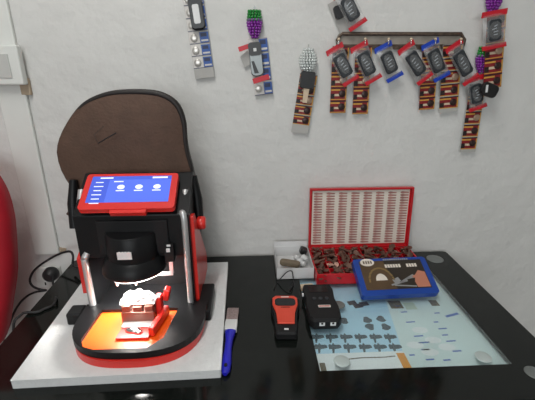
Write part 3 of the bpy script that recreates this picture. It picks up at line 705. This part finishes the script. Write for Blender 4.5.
cols = ['red', 'red', 'blue', 'red', 'blue', 'red']
for k in range(6): bag(names[k], tb_[k][0], tb_[k][1], .028+.006*(k % 2), cols[k])
strip(5, 'yellow', 'red and yellow battery card hanging under the leftmost bag of the rail', (341, 46), (337.5, 113), .014, group='battery cards behind the rail bags')
strip(5, 'yellow', 'red and yellow battery card hanging under the second bag of the rail', (364, 46), (360, 114), .013, group='battery cards behind the rail bags')
strip(5, 'yellow', 'shorter red and yellow battery card hanging behind the blue taped bag near the rail end', (431, 45), (426.5, 109.5), .014, .046, group='battery cards behind the rail bags')
strip(5, 'yellow', 'wider red and yellow battery card hanging behind the last bag of the rail', (453, 44), (448, 112), .013, .056, group='battery cards behind the rail bags', tabh=.01)
# bag and card hanging below the rail's right end
strip(5, 'yellow', 'long red battery card hanging lowest, right below the rail', (478, 84), (467.5, 152), .012, .048, tabh=.008)
bag('bagged grey remote hanging lowest, over the long battery card', (474, 79), (478, 108), .028, 'red', .05, None).children
b = MB(); b.prism(rrect(.050, .036, .012), -.007, .006, 'fobk', 'y', inset=.08); b.prism(rect(-.012, .0, .006, .020, .4), -.0078, -.007, 'mark', 'y')
p = onY(489, 90, WY-.052); tag(b.build('key_remote', None, loc=p, rot=(0, R(20), 0)), 'black key remote beside the lowest bagged remote', 'remote')
# far right column
strip(5, 'yellow', 'red battery card at the far right under a purple charm', (497, 12), (492, 88), .036, .052)
bag('bagged grey remote at the far right in front of the battery card', (494.5, 13), (494, 47), .048, 'red', .064, None)
charm('purple beaded charm cut by the top edge of the photo', (494, 1), .040, .06, 'grape')
charm('green and purple beaded charm hanging behind the far right battery card', (483.5, 60.5), .040, .066, 'grape', .016)
# upper remote above the rail
b = MB(); p = onY(343, 16, WY-.006); b.X = Matrix.Rotation(R(-28), 4, 'Y'); b.prism(rect(0, 0, .05, .09), -.0006, .0006, 'c_gry', 'y')
tag(b.build('paper_card', None, loc=p), 'grey blank card hanging behind the remote above the rail', 'card')
bag('bagged grey remote hanging above the left end of the rail', (342, -8), (358, 25), .030, 'red', .05, None)
b = MB(); b.prism(rrect(.026, .034, .008), -.006, .006, 'fobk', 'y', inset=.08); p = onY(339, 12, WY-.016); tag(b.build('key_remote', None, loc=p, rot=(0, R(-20), 0)), 'small black remote behind the bagged one above the rail', 'remote')
# left blue card with a black and white remote
strip(6, 'blue', 'blue and white battery card hanging at the top left of the wall', (192, -8), (205, 78), .010, .054, tabh=.026)
p = onY(196, 10, WY-.022); kr = thing('key_remote', 'black remote with a bright white panel on the blue battery card', 'remote', p, (0, R(-6), 0))
MB().prism(rrect(.036, .096, .010), -.007, .007, 'fobk', 'y', inset=.08).build('body', kr)
MB().prism(rrect(.017, .046, .004, 5, 0, -.010), -.0085, -.0071, 'mark', 'y').build('white_panel', kr)
# charm, bag and blue card
charm('green and purple beaded grape charm above the silver remote', (254.5, 25), .037, .066, 'grape')
strip(4, 'blue', 'blue battery card behind the silver remote under the grape charm', (257.5, 38), (264, 95), .010, .052)
p = onY(256, 60, WY-.026); kr = thing('key_remote', 'silver and black remote under the grape charm', 'remote', p, (0, R(-6), 0))
MB().prism(rrect(.034, .086, .012), -.008, .008, 'gunmetal', 'y', inset=.08).build('body', kr)
MB().prism(rrect(.035, .034, .008, 5, 0, .028), -.0095, .002, 'fobk', 'y').build('head', kr)
MB().prism([(-.008, -.034), (.004, -.034), (-.006, -.002), (-.013, -.002)], -.0095, -.008, 'fobk', 'y').build('grip', kr)
MB().prism(rect(.0, .026, .008, .008), -.0105, -.0095, 'mark', 'y').build('mark', kr)
b = MB(); b.X = Matrix.Rotation(R(-18), 4, 'Y'); b.prism(rect(0, 0, .042, .012), -.001, .001, 'tapered', 'y'); tag(b.build('red_tape', None, loc=onY(246, 47, WY-.022)), 'red tape sticking out left of the silver remote', 'tape')
b = MB(); b.X = Matrix.Rotation(R(-16), 4, 'Y'); b.prism(rect(0, 0, .046, .014), -.001, .001, 'tapered', 'y'); tag(b.build('red_tape', None, loc=onY(261, 79, WY-.036)), 'red tape across the lower end of the silver remote', 'tape')
b = MB(); b.X = Matrix.Rotation(R(-35), 4, 'Y'); b.prism([(-.018, -.012), (.02, -.016), (.014, .02), (-.012, .018)], -.0006, .0006, 'c_gry', 'y'); tag(b.build('paper_scrap', None, loc=onY(247.5, 60, WY-.008)), 'grey paper scrap left of the silver remote', 'paper')
# crystal charm and card
charm('clear crystal beaded charm above the black clip', (308, 61), .044, .058, 'crystal')
strip(5, 'yellow', 'red and yellow battery card hanging under the crystal charm', (309, 74), (299.5, 133), .010, .05, tabh=.024)
p = onY(307.5, 80, WY-.026); kr = thing('key_remote', 'black square remote on the battery card under the crystal charm', 'remote', p, (0, R(6), 0))
MB().prism(rrect(.040, .046, .006), -.008, .008, 'fobk', 'y', inset=.08).build('body', kr)
MB().prism([(-.006, -.062), (.006, -.062), (.008, -.022), (-.008, -.022)], -.004, .002, 'c_crm', 'y').build('key_blade', kr)
# nails
for x, y, l_ in ((254.5, 9, 'nail holding the grape charm'), (308, 49, 'nail holding the crystal charm'), (484, 48, 'nail holding the far right hidden charm')):
    hang_nail(x, y, l_)

# ------------------------------------------------------------------ red chair at the far left
ex = onY(5, 230, .945).x
ch = thing('red_chair', 'red high backed chair standing left of the table', 'chair', (ex-.262, .98, -T), (0, 0, 0))
half = [(.262-.262, .372), (.262-.13, .368), (.262-.06, .355), (.262-.024, .335), (.262-.010, .310), (.262-.001, .27), (.262, .22), (.257, .17), (.235, .047), (.202, -.053), (.165, -.156), (.12, -.215), (.0, -.235)]
ol = half+[(-x, z) for x, z in reversed(half[1:-1])]
ol = [(p.x, p.y) for p in smooth_path([(x, z, 0) for x, z in ol+[ol[0]]], 3)[:-1]]
b = MB(); rs = []
for dy, k in ((.035, .92), (.02, 1.), (-.015, 1.), (-.035, .93), (-.042, .6), (-.044, .05)):
    rs.append([(x*k, dy, T+.07+(z-.07)*k) for x, z in ol])
b.loft(rs, 'redchair', True); b.build('backrest', ch)
b = MB(); b.prism(rrect(.48, .44, .08, 6, 0, -.24), .40, .48, 'redchair', inset=.04); b.build('seat', ch, bevel=.01)
for x in (-.2, .2):
    for y in (-.42, -.05): MB().tube([(x, y, .40), (x*1.1, y, 0)], .014, 'steel').build('leg', ch)
MB().tube([(0, .0, .42), (0, .03, .60)], .02, 'steel').build('back_support', ch)

# ------------------------------------------------------------------ colour management
v = bpy.context.scene.view_settings; v.view_transform = 'Standard'; v.look = 'None'; v.exposure = 0.; v.gamma = 1.; v.use_curve_mapping = False
